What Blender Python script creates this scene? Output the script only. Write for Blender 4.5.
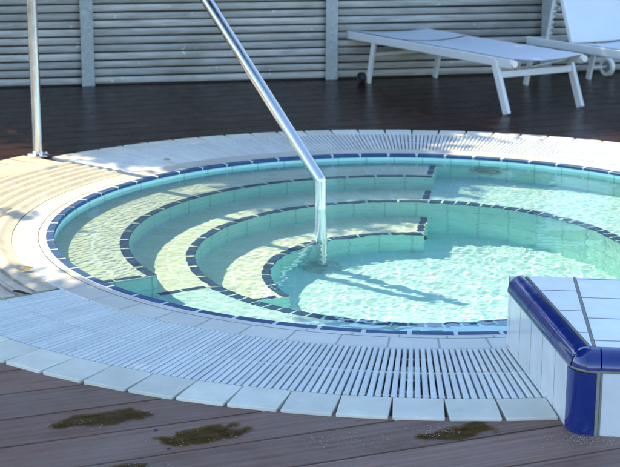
import bpy, math, random
import numpy as np
from mathutils import Vector, Matrix, Euler, noise as mnoise

# ------------------------------------------------------------------ setup
sc = bpy.context.scene
for o in list(bpy.data.objects):
    bpy.data.objects.remove(o)
col = sc.collection
random.seed(7)
rng = np.random.default_rng(7)
R = math.radians
PI = math.pi

CAM_H = 1.4
cd = bpy.data.cameras.new('camera')
cam = bpy.data.objects.new('camera', cd)
col.objects.link(cam)
cd.sensor_width = 36.0
cd.lens = 84.89
cd.clip_start = 0.05
cd.clip_end = 600
cam.matrix_world = (Matrix.Translation((0, 0, CAM_H)) @ Matrix.Rotation(R(90 - 14.0573), 4, 'X')
                    @ Matrix.Rotation(R(0.2246), 4, 'Z'))
cd.dof.use_dof = True
cd.dof.focus_distance = 4.3
cd.dof.aperture_fstop = 9.0
sc.camera = cam

SUN_AZ, SUN_EL = 139.0, 49.0
w = bpy.data.worlds.new('World')
sc.world = w
w.use_nodes = True
nt = w.node_tree
bg = nt.nodes['Background']
sky = nt.nodes.new('ShaderNodeTexSky')
sky.sky_type = 'NISHITA'
sky.sun_disc = False
sky.sun_elevation = R(SUN_EL)
sky.sun_rotation = R((90 - SUN_AZ) % 360)
sky.air_density = 1.0
sky.dust_density = 0.6
sky.ozone_density = 2.5
tint = nt.nodes.new('ShaderNodeMix')          # a little less violet than the model's zenith blue
tint.data_type = 'RGBA'
tint.blend_type = 'MULTIPLY'
tint.inputs[0].default_value = 1.0
tint.inputs[7].default_value = (1.0, 1.02, 0.99, 1)
nt.links.new(sky.outputs[0], tint.inputs[6])
nt.links.new(tint.outputs[2], bg.inputs[0])
bg.inputs[1].default_value = 0.15

sl = bpy.data.lights.new('sun', 'SUN')
sl.energy = 2.8
sl.angle = R(0.5)
sl.color = (1.0, 0.80, 0.48)
so = bpy.data.objects.new('sun', sl)
col.objects.link(so)
sdir = Vector((math.cos(R(SUN_EL)) * math.cos(R(SUN_AZ)), math.cos(R(SUN_EL)) * math.sin(R(SUN_AZ)), math.sin(R(SUN_EL))))
so.rotation_euler = sdir.to_track_quat('Z', 'Y').to_euler()
so.location = sdir * 40
sl.cycles.is_caustics_light = True

vs = sc.view_settings
vs.view_transform = 'Standard'
vs.look = 'None'
vs.gamma = 1.0
vs.exposure = 1.68
vs.use_curve_mapping = False
sc.render.engine = 'CYCLES'
cy = sc.cycles
cy.use_denoising = True
cy.denoiser = 'OPENIMAGEDENOISE'
cy.use_adaptive_sampling = True
cy.adaptive_threshold = 0.015
cy.max_bounces = 14
cy.diffuse_bounces = 8
cy.glossy_bounces = 4
cy.transmission_bounces = 10
cy.transparent_max_bounces = 8
cy.caustics_refractive = True
cy.caustics_reflective = False
cy.blur_glossy = 0.3
cy.sample_clamp_indirect = 12.0

# ------------------------------------------------------------------ scene constants (metres)
CX, CY = 0.4228, 5.7802
R1, R2, R3, R4 = 2.176, 2.027, 1.611, 1.476
RW = 1.444                       # pool wall
Z1, Z2, Z3, Z4 = -0.13, -0.39, -0.66, -0.93
S1, S2, S3 = 1.155, 0.892, 0.585
A0, A1 = 81.5, 211.5             # steps
E0, E1 = 142.8, 217.2            # ribbed entry
ZW = -0.027
DECK_Z = -0.009
BLK = -83.5
BETA = 22.0                      # deck board direction

# ------------------------------------------------------------------ material helpers
def new_mat(name):
    m = bpy.data.materials.new(name)
    m.use_nodes = True
    n = m.node_tree.nodes
    return m, n, m.node_tree.links, n['Principled BSDF']

def N(n, kind, **kw):
    x = n.new(kind)
    for k, v in kw.items():
        if hasattr(x, k) and k not in x.inputs:
            setattr(x, k, v)
        else:
            x.inputs[k].default_value = v
    return x

def mixc(n, l, fac, a, b, blend='MIX'):
    x = n.new('ShaderNodeMix')
    x.data_type = 'RGBA'
    x.blend_type = blend
    for i, v in ((0, fac), (6, a), (7, b)):
        if isinstance(v, bpy.types.NodeSocket):
            l.new(v, x.inputs[i])
        else:
            x.inputs[i].default_value = v if i == 0 else ((*v, 1) if len(v) == 3 else v)
    return x.outputs[2]

def ramp(n, l, src, pts):
    r = n.new('ShaderNodeValToRGB')
    e = r.color_ramp.elements
    while len(e) < len(pts):
        e.new(0.5)
    for i, (p, c) in enumerate(pts):
        e[i].position = p
        e[i].color = (c, c, c, 1) if not hasattr(c, '__len__') else (*c, 1)
    l.new(src, r.inputs[0])
    return r.outputs[0]

def bump(n, l, h, bs, strength=0.3, dist=0.01):
    b = n.new('ShaderNodeBump')
    b.inputs['Strength'].default_value = strength
    b.inputs['Distance'].default_value = dist
    l.new(h, b.inputs['Height'])
    l.new(b.outputs[0], bs.inputs['Normal'])

def tile_mat(name, c1, c2, grout, rough, mortar=0.025, spec=0.5, dirt=0.12, bumpd=0.002):
    """square tiles laid out on UV (one unit per tile)"""
    m, n, l, b = new_mat(name)
    uv = n.new('ShaderNodeUVMap')
    br = n.new('ShaderNodeTexBrick')
    br.offset = 0.0
    br.inputs['Scale'].default_value = 1.0
    br.inputs['Brick Width'].default_value = 1.0
    br.inputs['Row Height'].default_value = 1.0
    br.inputs['Mortar Size'].default_value = mortar
    br.inputs['Mortar Smooth'].default_value = 0.2
    br.inputs['Bias'].default_value = 0.0
    br.inputs['Color1'].default_value = (*c1, 1)
    br.inputs['Color2'].default_value = (*c2, 1)
    br.inputs['Mortar'].default_value = (*grout, 1)
    l.new(uv.outputs[0], br.inputs[0])
    tc = n.new('ShaderNodeTexCoord')
    nz = N(n, 'ShaderNodeTexNoise', Scale=9.0, Detail=6.0, Roughness=0.65)
    l.new(tc.outputs['Object'], nz.inputs[0])
    d = ramp(n, l, nz.outputs[0], [(0.35, 1.0 - dirt), (0.65, 1.0)])
    l.new(mixc(n, l, 1.0, br.outputs[0], d, 'MULTIPLY'), b.inputs['Base Color'])
    rr = ramp(n, l, br.outputs['Fac'], [(0.0, rough), (1.0, 0.8)])
    l.new(rr, b.inputs['Roughness'])
    inv = ramp(n, l, br.outputs['Fac'], [(0.0, 1.0), (1.0, 0.0)])
    nw = N(n, 'ShaderNodeTexNoise', Scale=11.0, Detail=2.0)
    l.new(tc.outputs['Object'], nw.inputs[0])
    hs = n.new('ShaderNodeMath')
    hs.operation = 'MULTIPLY_ADD'
    l.new(nw.outputs[0], hs.inputs[0])
    hs.inputs[1].default_value = 0.5
    l.new(inv, hs.inputs[2])
    bump(n, l, hs.outputs[0], b, 0.5, bumpd)
    return m

def plain_mat(name, c, rough=0.4, metal=0.0, var=0.08, scale=12.0, bumps=0.0, coat=0.0, c2=None, tone=0.0, grime=0.0, gcol=(0.3, 0.28, 0.22), wavy=0.0):
    m, n, l, b = new_mat(name)
    tc = n.new('ShaderNodeTexCoord')
    nz = N(n, 'ShaderNodeTexNoise', Scale=scale, Detail=7.0, Roughness=0.6)
    l.new(tc.outputs['Object'], nz.inputs[0])
    f = ramp(n, l, nz.outputs[0], [(0.3, 0.0), (0.7, 1.0)])
    lo = tuple(x * (1 - var) for x in c) if c2 is None else c2
    cc = mixc(n, l, f, lo, c)
    if tone:
        at = n.new('ShaderNodeAttribute')
        at.attribute_name = 'board'
        cc = mixc(n, l, 1.0, cc, ramp(n, l, at.outputs['Fac'], [(0.0, 1.0 - tone), (1.0, 1.0)]), 'MULTIPLY')
    if grime:
        ng = N(n, 'ShaderNodeTexNoise', Scale=scale * 2.7, Detail=9.0, Roughness=0.72)
        l.new(tc.outputs['Object'], ng.inputs[0])
        cc = mixc(n, l, ramp(n, l, ng.outputs[0], [(0.56, 0.0), (0.72, grime)]), cc, gcol)
    l.new(cc, b.inputs['Base Color'])
    if wavy:
        nw = N(n, 'ShaderNodeTexNoise', Scale=16.0, Detail=2.0)
        l.new(tc.outputs['Object'], nw.inputs[0])
        bump(n, l, nw.outputs[0], b, wavy, 0.006)
    b.inputs['Roughness'].default_value = rough
    b.inputs['Metallic'].default_value = metal
    b.inputs['Coat Weight'].default_value = coat
    b.inputs['Coat Roughness'].default_value = 0.05
    if bumps:
        nf = N(n, 'ShaderNodeTexNoise', Scale=scale * 8, Detail=5.0)
        l.new(tc.outputs['Object'], nf.inputs[0])
        bump(n, l, nf.outputs[0], b, bumps, 0.002)
    return m

M = {}
M['pool'] = tile_mat('pool_tile', (0.58, 0.88, 0.90), (0.54, 0.85, 0.87), (0.76, 0.94, 0.95), 0.35, 0.034)
M['tread'] = tile_mat('step_tread_tile', (0.83, 0.90, 0.76), (0.79, 0.87, 0.73), (0.90, 0.97, 0.92), 0.35, 0.05)  # same tile as the rest; warm sunlit tone put into the colour
M['poolwall'] = tile_mat('pool_wall_tile', (0.51, 0.92, 0.88), (0.47, 0.89, 0.85), (0.36, 0.70, 0.67), 0.3, 0.028)
M['rim'] = tile_mat('white_rim_tile', (0.70, 0.70, 0.63), (0.65, 0.65, 0.59), (0.42, 0.43, 0.42), 0.22, 0.024)
M['entry'] = tile_mat('ribbed_entry_tile', (0.60, 0.56, 0.45), (0.56, 0.52, 0.41), (0.42, 0.38, 0.30), 0.5, 0.012, dirt=0.2)  # white tile with the cream of the sunlight put into its colour
M['blocktile'] = tile_mat('white_block_tile', (0.72, 0.73, 0.75), (0.68, 0.69, 0.71), (0.24, 0.24, 0.22), 0.18, 0.018)
M['grout'] = plain_mat('white_grout', (0.72, 0.75, 0.74), 0.7, var=0.12)
M['greygrout'] = plain_mat('grey_grout', (0.27, 0.27, 0.24), 0.8, var=0.3, scale=40)
M['blue'] = plain_mat('blue_glazed_tile', (0.035, 0.105, 0.25), 0.45, var=0.4, scale=14)
M['blue'].node_tree.nodes['Principled BSDF'].inputs['Specular IOR Level'].default_value = 0.25
M['cobalt'] = plain_mat('cobalt_glazed_tile', (0.006, 0.026, 0.19), 0.08, var=0.25, scale=10, coat=0.6, grime=0.16, gcol=(0.30, 0.33, 0.40), wavy=0.12)
M['grate'] = plain_mat('white_plastic', (0.78, 0.81, 0.78), 0.38, var=0.1, scale=6, tone=0.13, grime=0.35, gcol=(0.40, 0.38, 0.30))
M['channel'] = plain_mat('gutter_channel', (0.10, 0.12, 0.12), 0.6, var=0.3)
M['paver'] = plain_mat('pale_concrete', (0.84, 0.82, 0.70), 0.65, var=0.2, scale=7, bumps=0.25, tone=0.16, grime=0.35, gcol=(0.42, 0.40, 0.32))
M['entrypaver'] = plain_mat('sunlit_concrete', (0.58, 0.51, 0.40), 0.7, var=0.2, scale=7, bumps=0.25, tone=0.2, grime=0.4)  # the same pale concrete with warm sunlight put into the colour
M['groove'] = plain_mat('shaded_groove', (0.40, 0.35, 0.26), 0.8, var=0.4, scale=20)  # shade between the ribs, put into the groove colour
M['joint'] = plain_mat('sand_joint', (0.12, 0.11, 0.09), 0.9, var=0.4, scale=50)
def steel_mat():
    m, n, l, b = new_mat('brushed_steel')
    tc = n.new('ShaderNodeTexCoord')
    nz = N(n, 'ShaderNodeTexNoise', Scale=18.0, Detail=8.0, Roughness=0.7)
    l.new(tc.outputs['Object'], nz.inputs[0])
    l.new(ramp(n, l, nz.outputs[0], [(0.35, 0.15), (0.65, 0.30)]), b.inputs['Roughness'])
    b.inputs['Base Color'].default_value = (0.74, 0.73, 0.70, 1)
    b.inputs['Metallic'].default_value = 1.0
    bump(n, l, nz.outputs[0], b, 0.015, 0.001)
    return m
M['steel'] = steel_mat()
M['lens'] = plain_mat('greenish_lens', (0.26, 0.40, 0.33), 0.3, var=0.3)
M['plate'] = plain_mat('mossy_steel', (0.46, 0.66, 0.62), 0.45, metal=0.0, var=0.4, scale=25)
M['white_metal'] = plain_mat('white_powder_coat', (0.76, 0.78, 0.80), 0.35, var=0.08)
M['sling'] = plain_mat('pale_mesh_fabric', (0.72, 0.76, 0.80), 0.6, var=0.08, scale=4, bumps=0.2)
M['rubber_gapshade'] = plain_mat('rubber_and_gap_shade', (0.02, 0.02, 0.022), 0.6)  # rubber parts, and the painted gap shade behind the fence slats
M['greyhub'] = plain_mat('grey_plastic', (0.28, 0.30, 0.32), 0.5)
M['cap'] = plain_mat('white_plastic_cap', (0.85, 0.84, 0.80), 0.35)
M['bark'] = plain_mat('bark', (0.10, 0.075, 0.055), 0.9, var=0.4, scale=8, bumps=0.6)
M['soil'] = plain_mat('grassy_ground', (0.06, 0.085, 0.03), 0.95, var=0.5, scale=3, bumps=0.5)
M['dryleaf'] = plain_mat('dry_leaf', (0.42, 0.30, 0.10), 0.7, var=0.4, scale=60)
M['twig'] = plain_mat('dark_twig', (0.03, 0.022, 0.018), 0.8)
M['grit_and_glints'] = plain_mat('pale_grit_and_glints', (0.46, 0.40, 0.33), 0.8, var=0.6, scale=40)
M['screw'] = plain_mat('screw_steel', (0.03, 0.03, 0.035), 0.5, metal=0.6)

def leaf_mat():
    m, n, l, b = new_mat('foliage_leaf')
    oi = n.new('ShaderNodeTexCoord')
    nz = N(n, 'ShaderNodeTexNoise', Scale=2.5, Detail=4.0)
    l.new(oi.outputs['Object'], nz.inputs[0])
    f = ramp(n, l, nz.outputs[0], [(0.35, (0.03, 0.06, 0.015)), (0.65, (0.08, 0.13, 0.03))])
    l.new(f, b.inputs['Base Color'])
    b.inputs['Roughness'].default_value = 0.55
    return m
M['leaf'] = leaf_mat()

def galv_mat():
    m, n, l, b = new_mat('galvanised_steel')
    tc = n.new('ShaderNodeTexCoord')
    v = N(n, 'ShaderNodeTexVoronoi', Scale=55.0)
    l.new(tc.outputs['Object'], v.inputs[0])
    nz = N(n, 'ShaderNodeTexNoise', Scale=14.0, Detail=6.0)
    l.new(tc.outputs['Object'], nz.inputs[0])
    a = mixc(n, l, v.outputs['Color'], (0.25, 0.28, 0.30), (0.46, 0.50, 0.53))
    l.new(mixc(n, l, ramp(n, l, nz.outputs[0], [(0.3, 0.0), (0.7, 1.0)]), a, (0.34, 0.37, 0.39)), b.inputs['Base Color'])
    b.inputs['Metallic'].default_value = 0.35
    b.inputs['Roughness'].default_value = 0.5
    return m
M['galv'] = galv_mat()

def fence_mat():
    m, n, l, b = new_mat('weathered_fence_wood')
    tc = n.new('ShaderNodeTexCoord')
    mp = N(n, 'ShaderNodeMapping')
    mp.inputs['Scale'].default_value = (1.5, 20, 45)
    l.new(tc.outputs['Object'], mp.inputs[0])
    g = N(n, 'ShaderNodeTexNoise', Scale=1.0, Detail=8.0, Roughness=0.7)
    l.new(mp.outputs[0], g.inputs[0])
    c = ramp(n, l, g.outputs[0], [(0.25, (0.27, 0.265, 0.255)), (0.5, (0.50, 0.485, 0.46)), (0.75, (0.66, 0.64, 0.61))])
    bl = N(n, 'ShaderNodeTexNoise', Scale=2.2, Detail=5.0)
    l.new(tc.outputs['Object'], bl.inputs[0])
    c = mixc(n, l, ramp(n, l, bl.outputs[0], [(0.47, 0.0), (0.68, 0.5)]), c, (0.20, 0.21, 0.165))
    at = n.new('ShaderNodeAttribute')
    at.attribute_name = 'board'
    c = mixc(n, l, 1.0, c, ramp(n, l, at.outputs['Fac'], [(0.0, 0.72), (1.0, 1.1)]), 'MULTIPLY')
    sp = N(n, 'ShaderNodeTexNoise', Scale=17.0, Detail=2.0)
    l.new(tc.outputs['Object'], sp.inputs[0])
    c = mixc(n, l, ramp(n, l, sp.outputs[0], [(0.705, 0.0), (0.74, 0.85)]), c, (0.75, 0.75, 0.70))
    l.new(c, b.inputs['Base Color'])
    b.inputs['Roughness'].default_value = 0.8
    bump(n, l, g.outputs[0], b, 0.4, 0.004)
    return m
M['fence'] = fence_mat()

def deck_mat():
    m, n, l, b = new_mat('dark_composite_deck')
    uv = n.new('ShaderNodeUVMap')            # u along the board, v across, metres; v carries a board offset
    mp = N(n, 'ShaderNodeMapping')
    mp.inputs['Scale'].default_value = (2.0, 60.0, 1.0)
    l.new(uv.outputs[0], mp.inputs[0])
    g = N(n, 'ShaderNodeTexNoise', Scale=1.0, Detail=7.0, Roughness=0.65)
    l.new(mp.outputs[0], g.inputs[0])
    mp2 = N(n, 'ShaderNodeMapping')
    mp2.inputs['Scale'].default_value = (0.3, 0.28, 1.0)
    l.new(uv.outputs[0], mp2.inputs[0])
    wn = N(n, 'ShaderNodeTexWhiteNoise')
    at = n.new('ShaderNodeAttribute')
    at.attribute_name = 'board'
    l.new(at.outputs['Fac'], wn.inputs[0])
    c = ramp(n, l, g.outputs[0], [(0.28, (0.150, 0.084, 0.064)), (0.52, (0.245, 0.142, 0.108)), (0.78, (0.34, 0.210, 0.165))])
    v = ramp(n, l, wn.outputs['Value'], [(0.0, 0.82), (1.0, 1.12)])
    c = mixc(n, l, 1.0, c, v, 'MULTIPLY')
    tc = n.new('ShaderNodeTexCoord')
    st = N(n, 'ShaderNodeTexNoise', Scale=3.0, Detail=8.0, Roughness=0.7)
    l.new(tc.outputs['Object'], st.inputs[0])
    sf = ramp(n, l, st.outputs[0], [(0.42, 0.0), (0.62, 1.0)])
    c = mixc(n, l, ramp(n, l, sf, [(0.0, 0.0), (1.0, 0.35)]), c, (0.25, 0.205, 0.185))
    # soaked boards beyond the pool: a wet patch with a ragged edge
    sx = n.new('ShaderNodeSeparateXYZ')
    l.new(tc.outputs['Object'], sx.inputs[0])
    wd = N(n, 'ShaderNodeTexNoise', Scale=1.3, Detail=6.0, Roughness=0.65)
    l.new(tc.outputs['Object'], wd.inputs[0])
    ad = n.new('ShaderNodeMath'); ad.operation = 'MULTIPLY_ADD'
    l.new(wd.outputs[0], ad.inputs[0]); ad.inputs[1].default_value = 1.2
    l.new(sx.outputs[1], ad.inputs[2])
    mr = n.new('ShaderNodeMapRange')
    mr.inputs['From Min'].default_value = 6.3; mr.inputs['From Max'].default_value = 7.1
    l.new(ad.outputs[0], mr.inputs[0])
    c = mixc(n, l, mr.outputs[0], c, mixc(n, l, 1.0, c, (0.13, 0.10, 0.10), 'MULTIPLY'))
    l.new(c, b.inputs['Base Color'])
    wet = N(n, 'ShaderNodeTexNoise', Scale=7.0, Detail=5.0, Roughness=0.6)
    l.new(tc.outputs['Object'], wet.inputs[0])
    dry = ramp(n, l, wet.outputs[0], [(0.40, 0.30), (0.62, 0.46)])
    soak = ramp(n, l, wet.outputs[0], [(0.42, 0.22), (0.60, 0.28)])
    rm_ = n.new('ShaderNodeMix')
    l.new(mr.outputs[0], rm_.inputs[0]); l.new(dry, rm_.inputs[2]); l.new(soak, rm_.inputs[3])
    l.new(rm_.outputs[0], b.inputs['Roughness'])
    b.inputs['Specular IOR Level'].default_value = 0.06
    bump(n, l, g.outputs[0], b, 0.35, 0.004)
    return m
M['deck'] = deck_mat()

def puddle_mat():
    """thin water film: lets the darkened board show through, glossy on top"""
    m, n, l, b = new_mat('puddle_film')
    n.remove(b)
    tc = n.new('ShaderNodeTexCoord')
    nz = N(n, 'ShaderNodeTexNoise', Scale=26.0, Detail=7.0, Roughness=0.65)
    l.new(tc.outputs['Object'], nz.inputs[0])
    at = n.new('ShaderNodeAttribute')
    at.attribute_name = 'board'
    col_ = ramp(n, l, nz.outputs[0], [(0.38, (0.62, 0.60, 0.36)), (0.62, (0.84, 0.80, 0.56))])
    col_ = mixc(n, l, at.outputs['Fac'], (1.0, 0.99, 0.97), col_)
    tr = n.new('ShaderNodeBsdfTransparent')
    l.new(col_, tr.inputs[0])
    gl = n.new('ShaderNodeBsdfGlossy')
    gl.inputs['Roughness'].default_value = 0.06
    fr = n.new('ShaderNodeFresnel')
    fr.inputs[0].default_value = 1.12
    nf = N(n, 'ShaderNodeTexNoise', Scale=45.0, Detail=3.0)
    l.new(tc.outputs['Object'], nf.inputs[0])
    bp = n.new('ShaderNodeBump')
    bp.inputs['Strength'].default_value = 0.12
    bp.inputs['Distance'].default_value = 0.002
    l.new(nf.outputs[0], bp.inputs['Height'])
    for x in (gl, fr):
        l.new(bp.outputs[0], x.inputs['Normal'])
    mx = n.new('ShaderNodeMixShader')
    l.new(fr.outputs[0], mx.inputs[0])
    l.new(tr.outputs[0], mx.inputs[1])
    l.new(gl.outputs[0], mx.inputs[2])
    l.new(mx.outputs[0], n['Material Output'].inputs['Surface'])
    return m
M['puddle'] = puddle_mat()

def water_mat():
    m, n, l, b = new_mat('pool_water')
    n.remove(b)
    g = n.new('ShaderNodeBsdfRefraction')
    n.remove(g)
    g = n.new('ShaderNodeBsdfGlass')
    g.inputs['Color'].default_value = (0.92, 1.0, 0.99, 1)
    g.inputs['Roughness'].default_value = 0.0
    g.inputs['IOR'].default_value = 1.333
    l.new(g.outputs[0], n['Material Output'].inputs['Surface'])
    return m
M['water'] = water_mat()

# ------------------------------------------------------------------ mesh builder
class MB:
    def __init__(s):
        s.v, s.f, s.uv, s.mi, s.at = [], [], [], [], []
    def face(s, pts, uvs=None, mi=0, at=0.0):
        i = len(s.v)
        s.v += [tuple(p) for p in pts]
        s.f.append(tuple(range(i, i + len(pts))))
        s.uv += list(uvs) if uvs else [(p[0] / 0.15, p[1] / 0.15) for p in pts]
        s.mi.append(mi)
        s.at.append(at)
    def box(s, c, size, rot=None, mi=0, bev=0.0):
        """box with chamfered long edges (bev) in a local frame rot (3x3)"""
        x, y, z = (a / 2 for a in size)
        rot = rot or Matrix.Identity(3)
        c = Vector(c)
        if bev:
            P = [(-x + bev, -y), (x - bev, -y), (x, -y + bev), (x, y - bev), (x - bev, y), (-x + bev, y), (-x, y - bev), (-x, -y + bev)]
        else:
            P = [(-x, -y), (x, -y), (x, y), (-x, y)]
        lv = [(-z, 0)] if not bev else [(-z, bev * .7), (-z + bev * .7, 0), (z - bev * .7, 0), (z, bev * .7)]
        if not bev:
            lv = [(-z, 0), (z, 0)]
        rings = []
        for zz, ins in lv:
            rr = []
            for a, bb in P:
                sx = (x - ins) / x
                sy = (y - ins) / y
                rr.append(c + rot @ Vector((a * sx, bb * sy, zz)))
            rings.append(rr)
        n = len(P)
        for k in range(len(rings) - 1):
            for i in range(n):
                j = (i + 1) % n
                s.face((rings[k][i], rings[k][j], rings[k + 1][j], rings[k + 1][i]), mi=mi)
        s.face(rings[0][::-1], mi=mi)
        s.face(rings[-1], mi=mi)
    def tube(s, pts, r, n=12, caps=True, mi=0):
        """r: radius or list of radii along the path; sections share vertices (smooth)"""
        pts = [Vector(p) for p in pts]
        rs = r if hasattr(r, '__len__') else [r] * len(pts)
        base = len(s.v)
        up = None
        for i, p in enumerate(pts):
            a = pts[max(i - 1, 0)]
            b = pts[min(i + 1, len(pts) - 1)]
            t = (b - a).normalized()
            if 0 < i < len(pts) - 1:
                h = ((p - a).normalized() + (b - p).normalized()).normalized()
                t = h
            if up is None:
                up = t.orthogonal().normalized()
            up = (up - t * up.dot(t)).normalized()
            sd = t.cross(up)
            for k in range(n):
                an = 2 * PI * k / n
                s.v.append(tuple(p + (up * math.cos(an) + sd * math.sin(an)) * rs[i]))
        for i in range(len(pts) - 1):
            for k in range(n):
                k2 = (k + 1) % n
                q = (base + i * n + k, base + i * n + k2, base + (i + 1) * n + k2, base + (i + 1) * n + k)
                s.f.append(q)
                s.uv += [(0, 0), (1, 0), (1, 1), (0, 1)]
                s.mi.append(mi)
                s.at.append(0.0)
        if caps:
            for o, rev in ((0, True), ((len(pts) - 1) * n, False)):
                q = [base + o + k for k in range(n)]
                s.f.append(tuple(q[::-1] if rev else q))
                s.uv += [(0, 0)] * n
                s.mi.append(mi)
                s.at.append(0.0)
    def lathe(s, c, prof, n=24, axis=(0, 0, 1), mi=0):
        ax = Vector(axis).normalized()
        a = ax.orthogonal().normalized()
        b = ax.cross(a)
        c = Vector(c)
        base = len(s.v)
        for r, z in prof:
            for k in range(n):
                t = 2 * PI * k / n
                s.v.append(tuple(c + ax * z + (a * math.cos(t) + b * math.sin(t)) * max(r, 1e-4)))
        for i in range(len(prof) - 1):
            for k in range(n):
                k2 = (k + 1) % n
                s.f.append((base + i * n + k, base + i * n + k2, base + (i + 1) * n + k2, base + (i + 1) * n + k))
                s.uv += [(0, 0)] * 4
                s.mi.append(mi)
                s.at.append(0.0)
    def sweep(s, prof, a0, a1, nt, step=1.5, cap=True, vlen=None, mi=0, u0=0.0):
        """profile [(r,z)...] revolved about the pool centre, a in degrees; uv in tiles (nt per full turn)"""
        k = max(1, int(round((a1 - a0) / step)))
        acc = [0.0]
        for i in range(1, len(prof)):
            acc.append(acc[-1] + math.dist(prof[i], prof[i - 1]))
        tl = vlen or 0.147
        A = [a0 + (a1 - a0) * i / k for i in range(k + 1)]
        for i in range(k):
            for j in range(len(prof) - 1):
                q, uv = [], []
                for (ai, jj) in ((i, j), (i + 1, j), (i + 1, j + 1), (i, j + 1)):
                    r, z = prof[jj]
                    q.append(pol(r, A[ai], z))
                    uv.append((A[ai] / 360.0 * nt + 1000 + u0, acc[jj] / tl + (1000.4 if vlen == 10 else 1000)))
                s.face(q, uv, mi)
        if cap and len(prof) > 2:
            for a, rev in ((a0, False), (a1, True)):
                q = [pol(r, a, z) for r, z in prof]
                uv = [(r / tl + 1000, z / tl + 1000) for r, z in prof]
                s.face(q[::-1] if rev else q, uv[::-1] if rev else uv, mi)
    def build(s, name, mats, parent=None, smooth=None, weld=False):
        me = bpy.data.meshes.new(name)
        me.from_pydata(s.v, [], s.f)
        ul = me.uv_layers.new(name='UVMap')
        ul.data.foreach_set('uv', np.array(s.uv, dtype=np.float32).ravel())
        if any(s.at):
            a = me.attributes.new('board', 'FLOAT', 'FACE')
            a.data.foreach_set('value', np.array(s.at, dtype=np.float32))
        for m in (mats if isinstance(mats, (list, tuple)) else [mats]):
            me.materials.append(m)
        me.polygons.foreach_set('material_index', s.mi)
        if weld:
            import bmesh
            bm = bmesh.new()
            bm.from_mesh(me)
            bmesh.ops.remove_doubles(bm, verts=bm.verts, dist=1e-5)
            bm.to_mesh(me)
            bm.free()
        if smooth is not None:
            me.polygons.foreach_set('use_smooth', [True] * len(me.polygons))
            me.set_sharp_from_angle(angle=R(smooth))
        me.update()
        o = bpy.data.objects.new(name, me)
        col.objects.link(o)
        if parent:
            o.parent = parent
        return o

def pol(r, a, z=0.0):
    return (CX + r * math.cos(R(a)), CY + r * math.sin(R(a)), z)

def tag(o, label=None, cat=None, group=None, kind=None):
    for k, v in (('label', label), ('category', cat), ('group', group), ('kind', kind)):
        if v:
            o[k] = v
    return o

def empty(name, loc, label, cat, group=None, rz=0.0):
    o = bpy.data.objects.new(name, None)
    col.objects.link(o)
    o.location = loc
    o.rotation_euler = (0, 0, rz)
    o.empty_display_size = 0.1
    return tag(o, label, cat, group)

def keep(o, parent):
    """parent while keeping the child's world placement (parents here are only moved/turned about z)"""
    o.parent = parent
    o.matrix_parent_inverse = (Matrix.Translation(parent.location) @ parent.rotation_euler.to_matrix().to_4x4()).inverted()
    return o

# ------------------------------------------------------------------ ground and deck
g = MB()
for i in range(72):
    a, b_ = i * 5, i * 5 + 5
    g.face((pol(2.0, a, -0.16), pol(300, a, -0.16), pol(300, b_, -0.16), pol(2.0, b_, -0.16)))
tag(g.build('ground', M['soil']), kind='structure')

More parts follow.
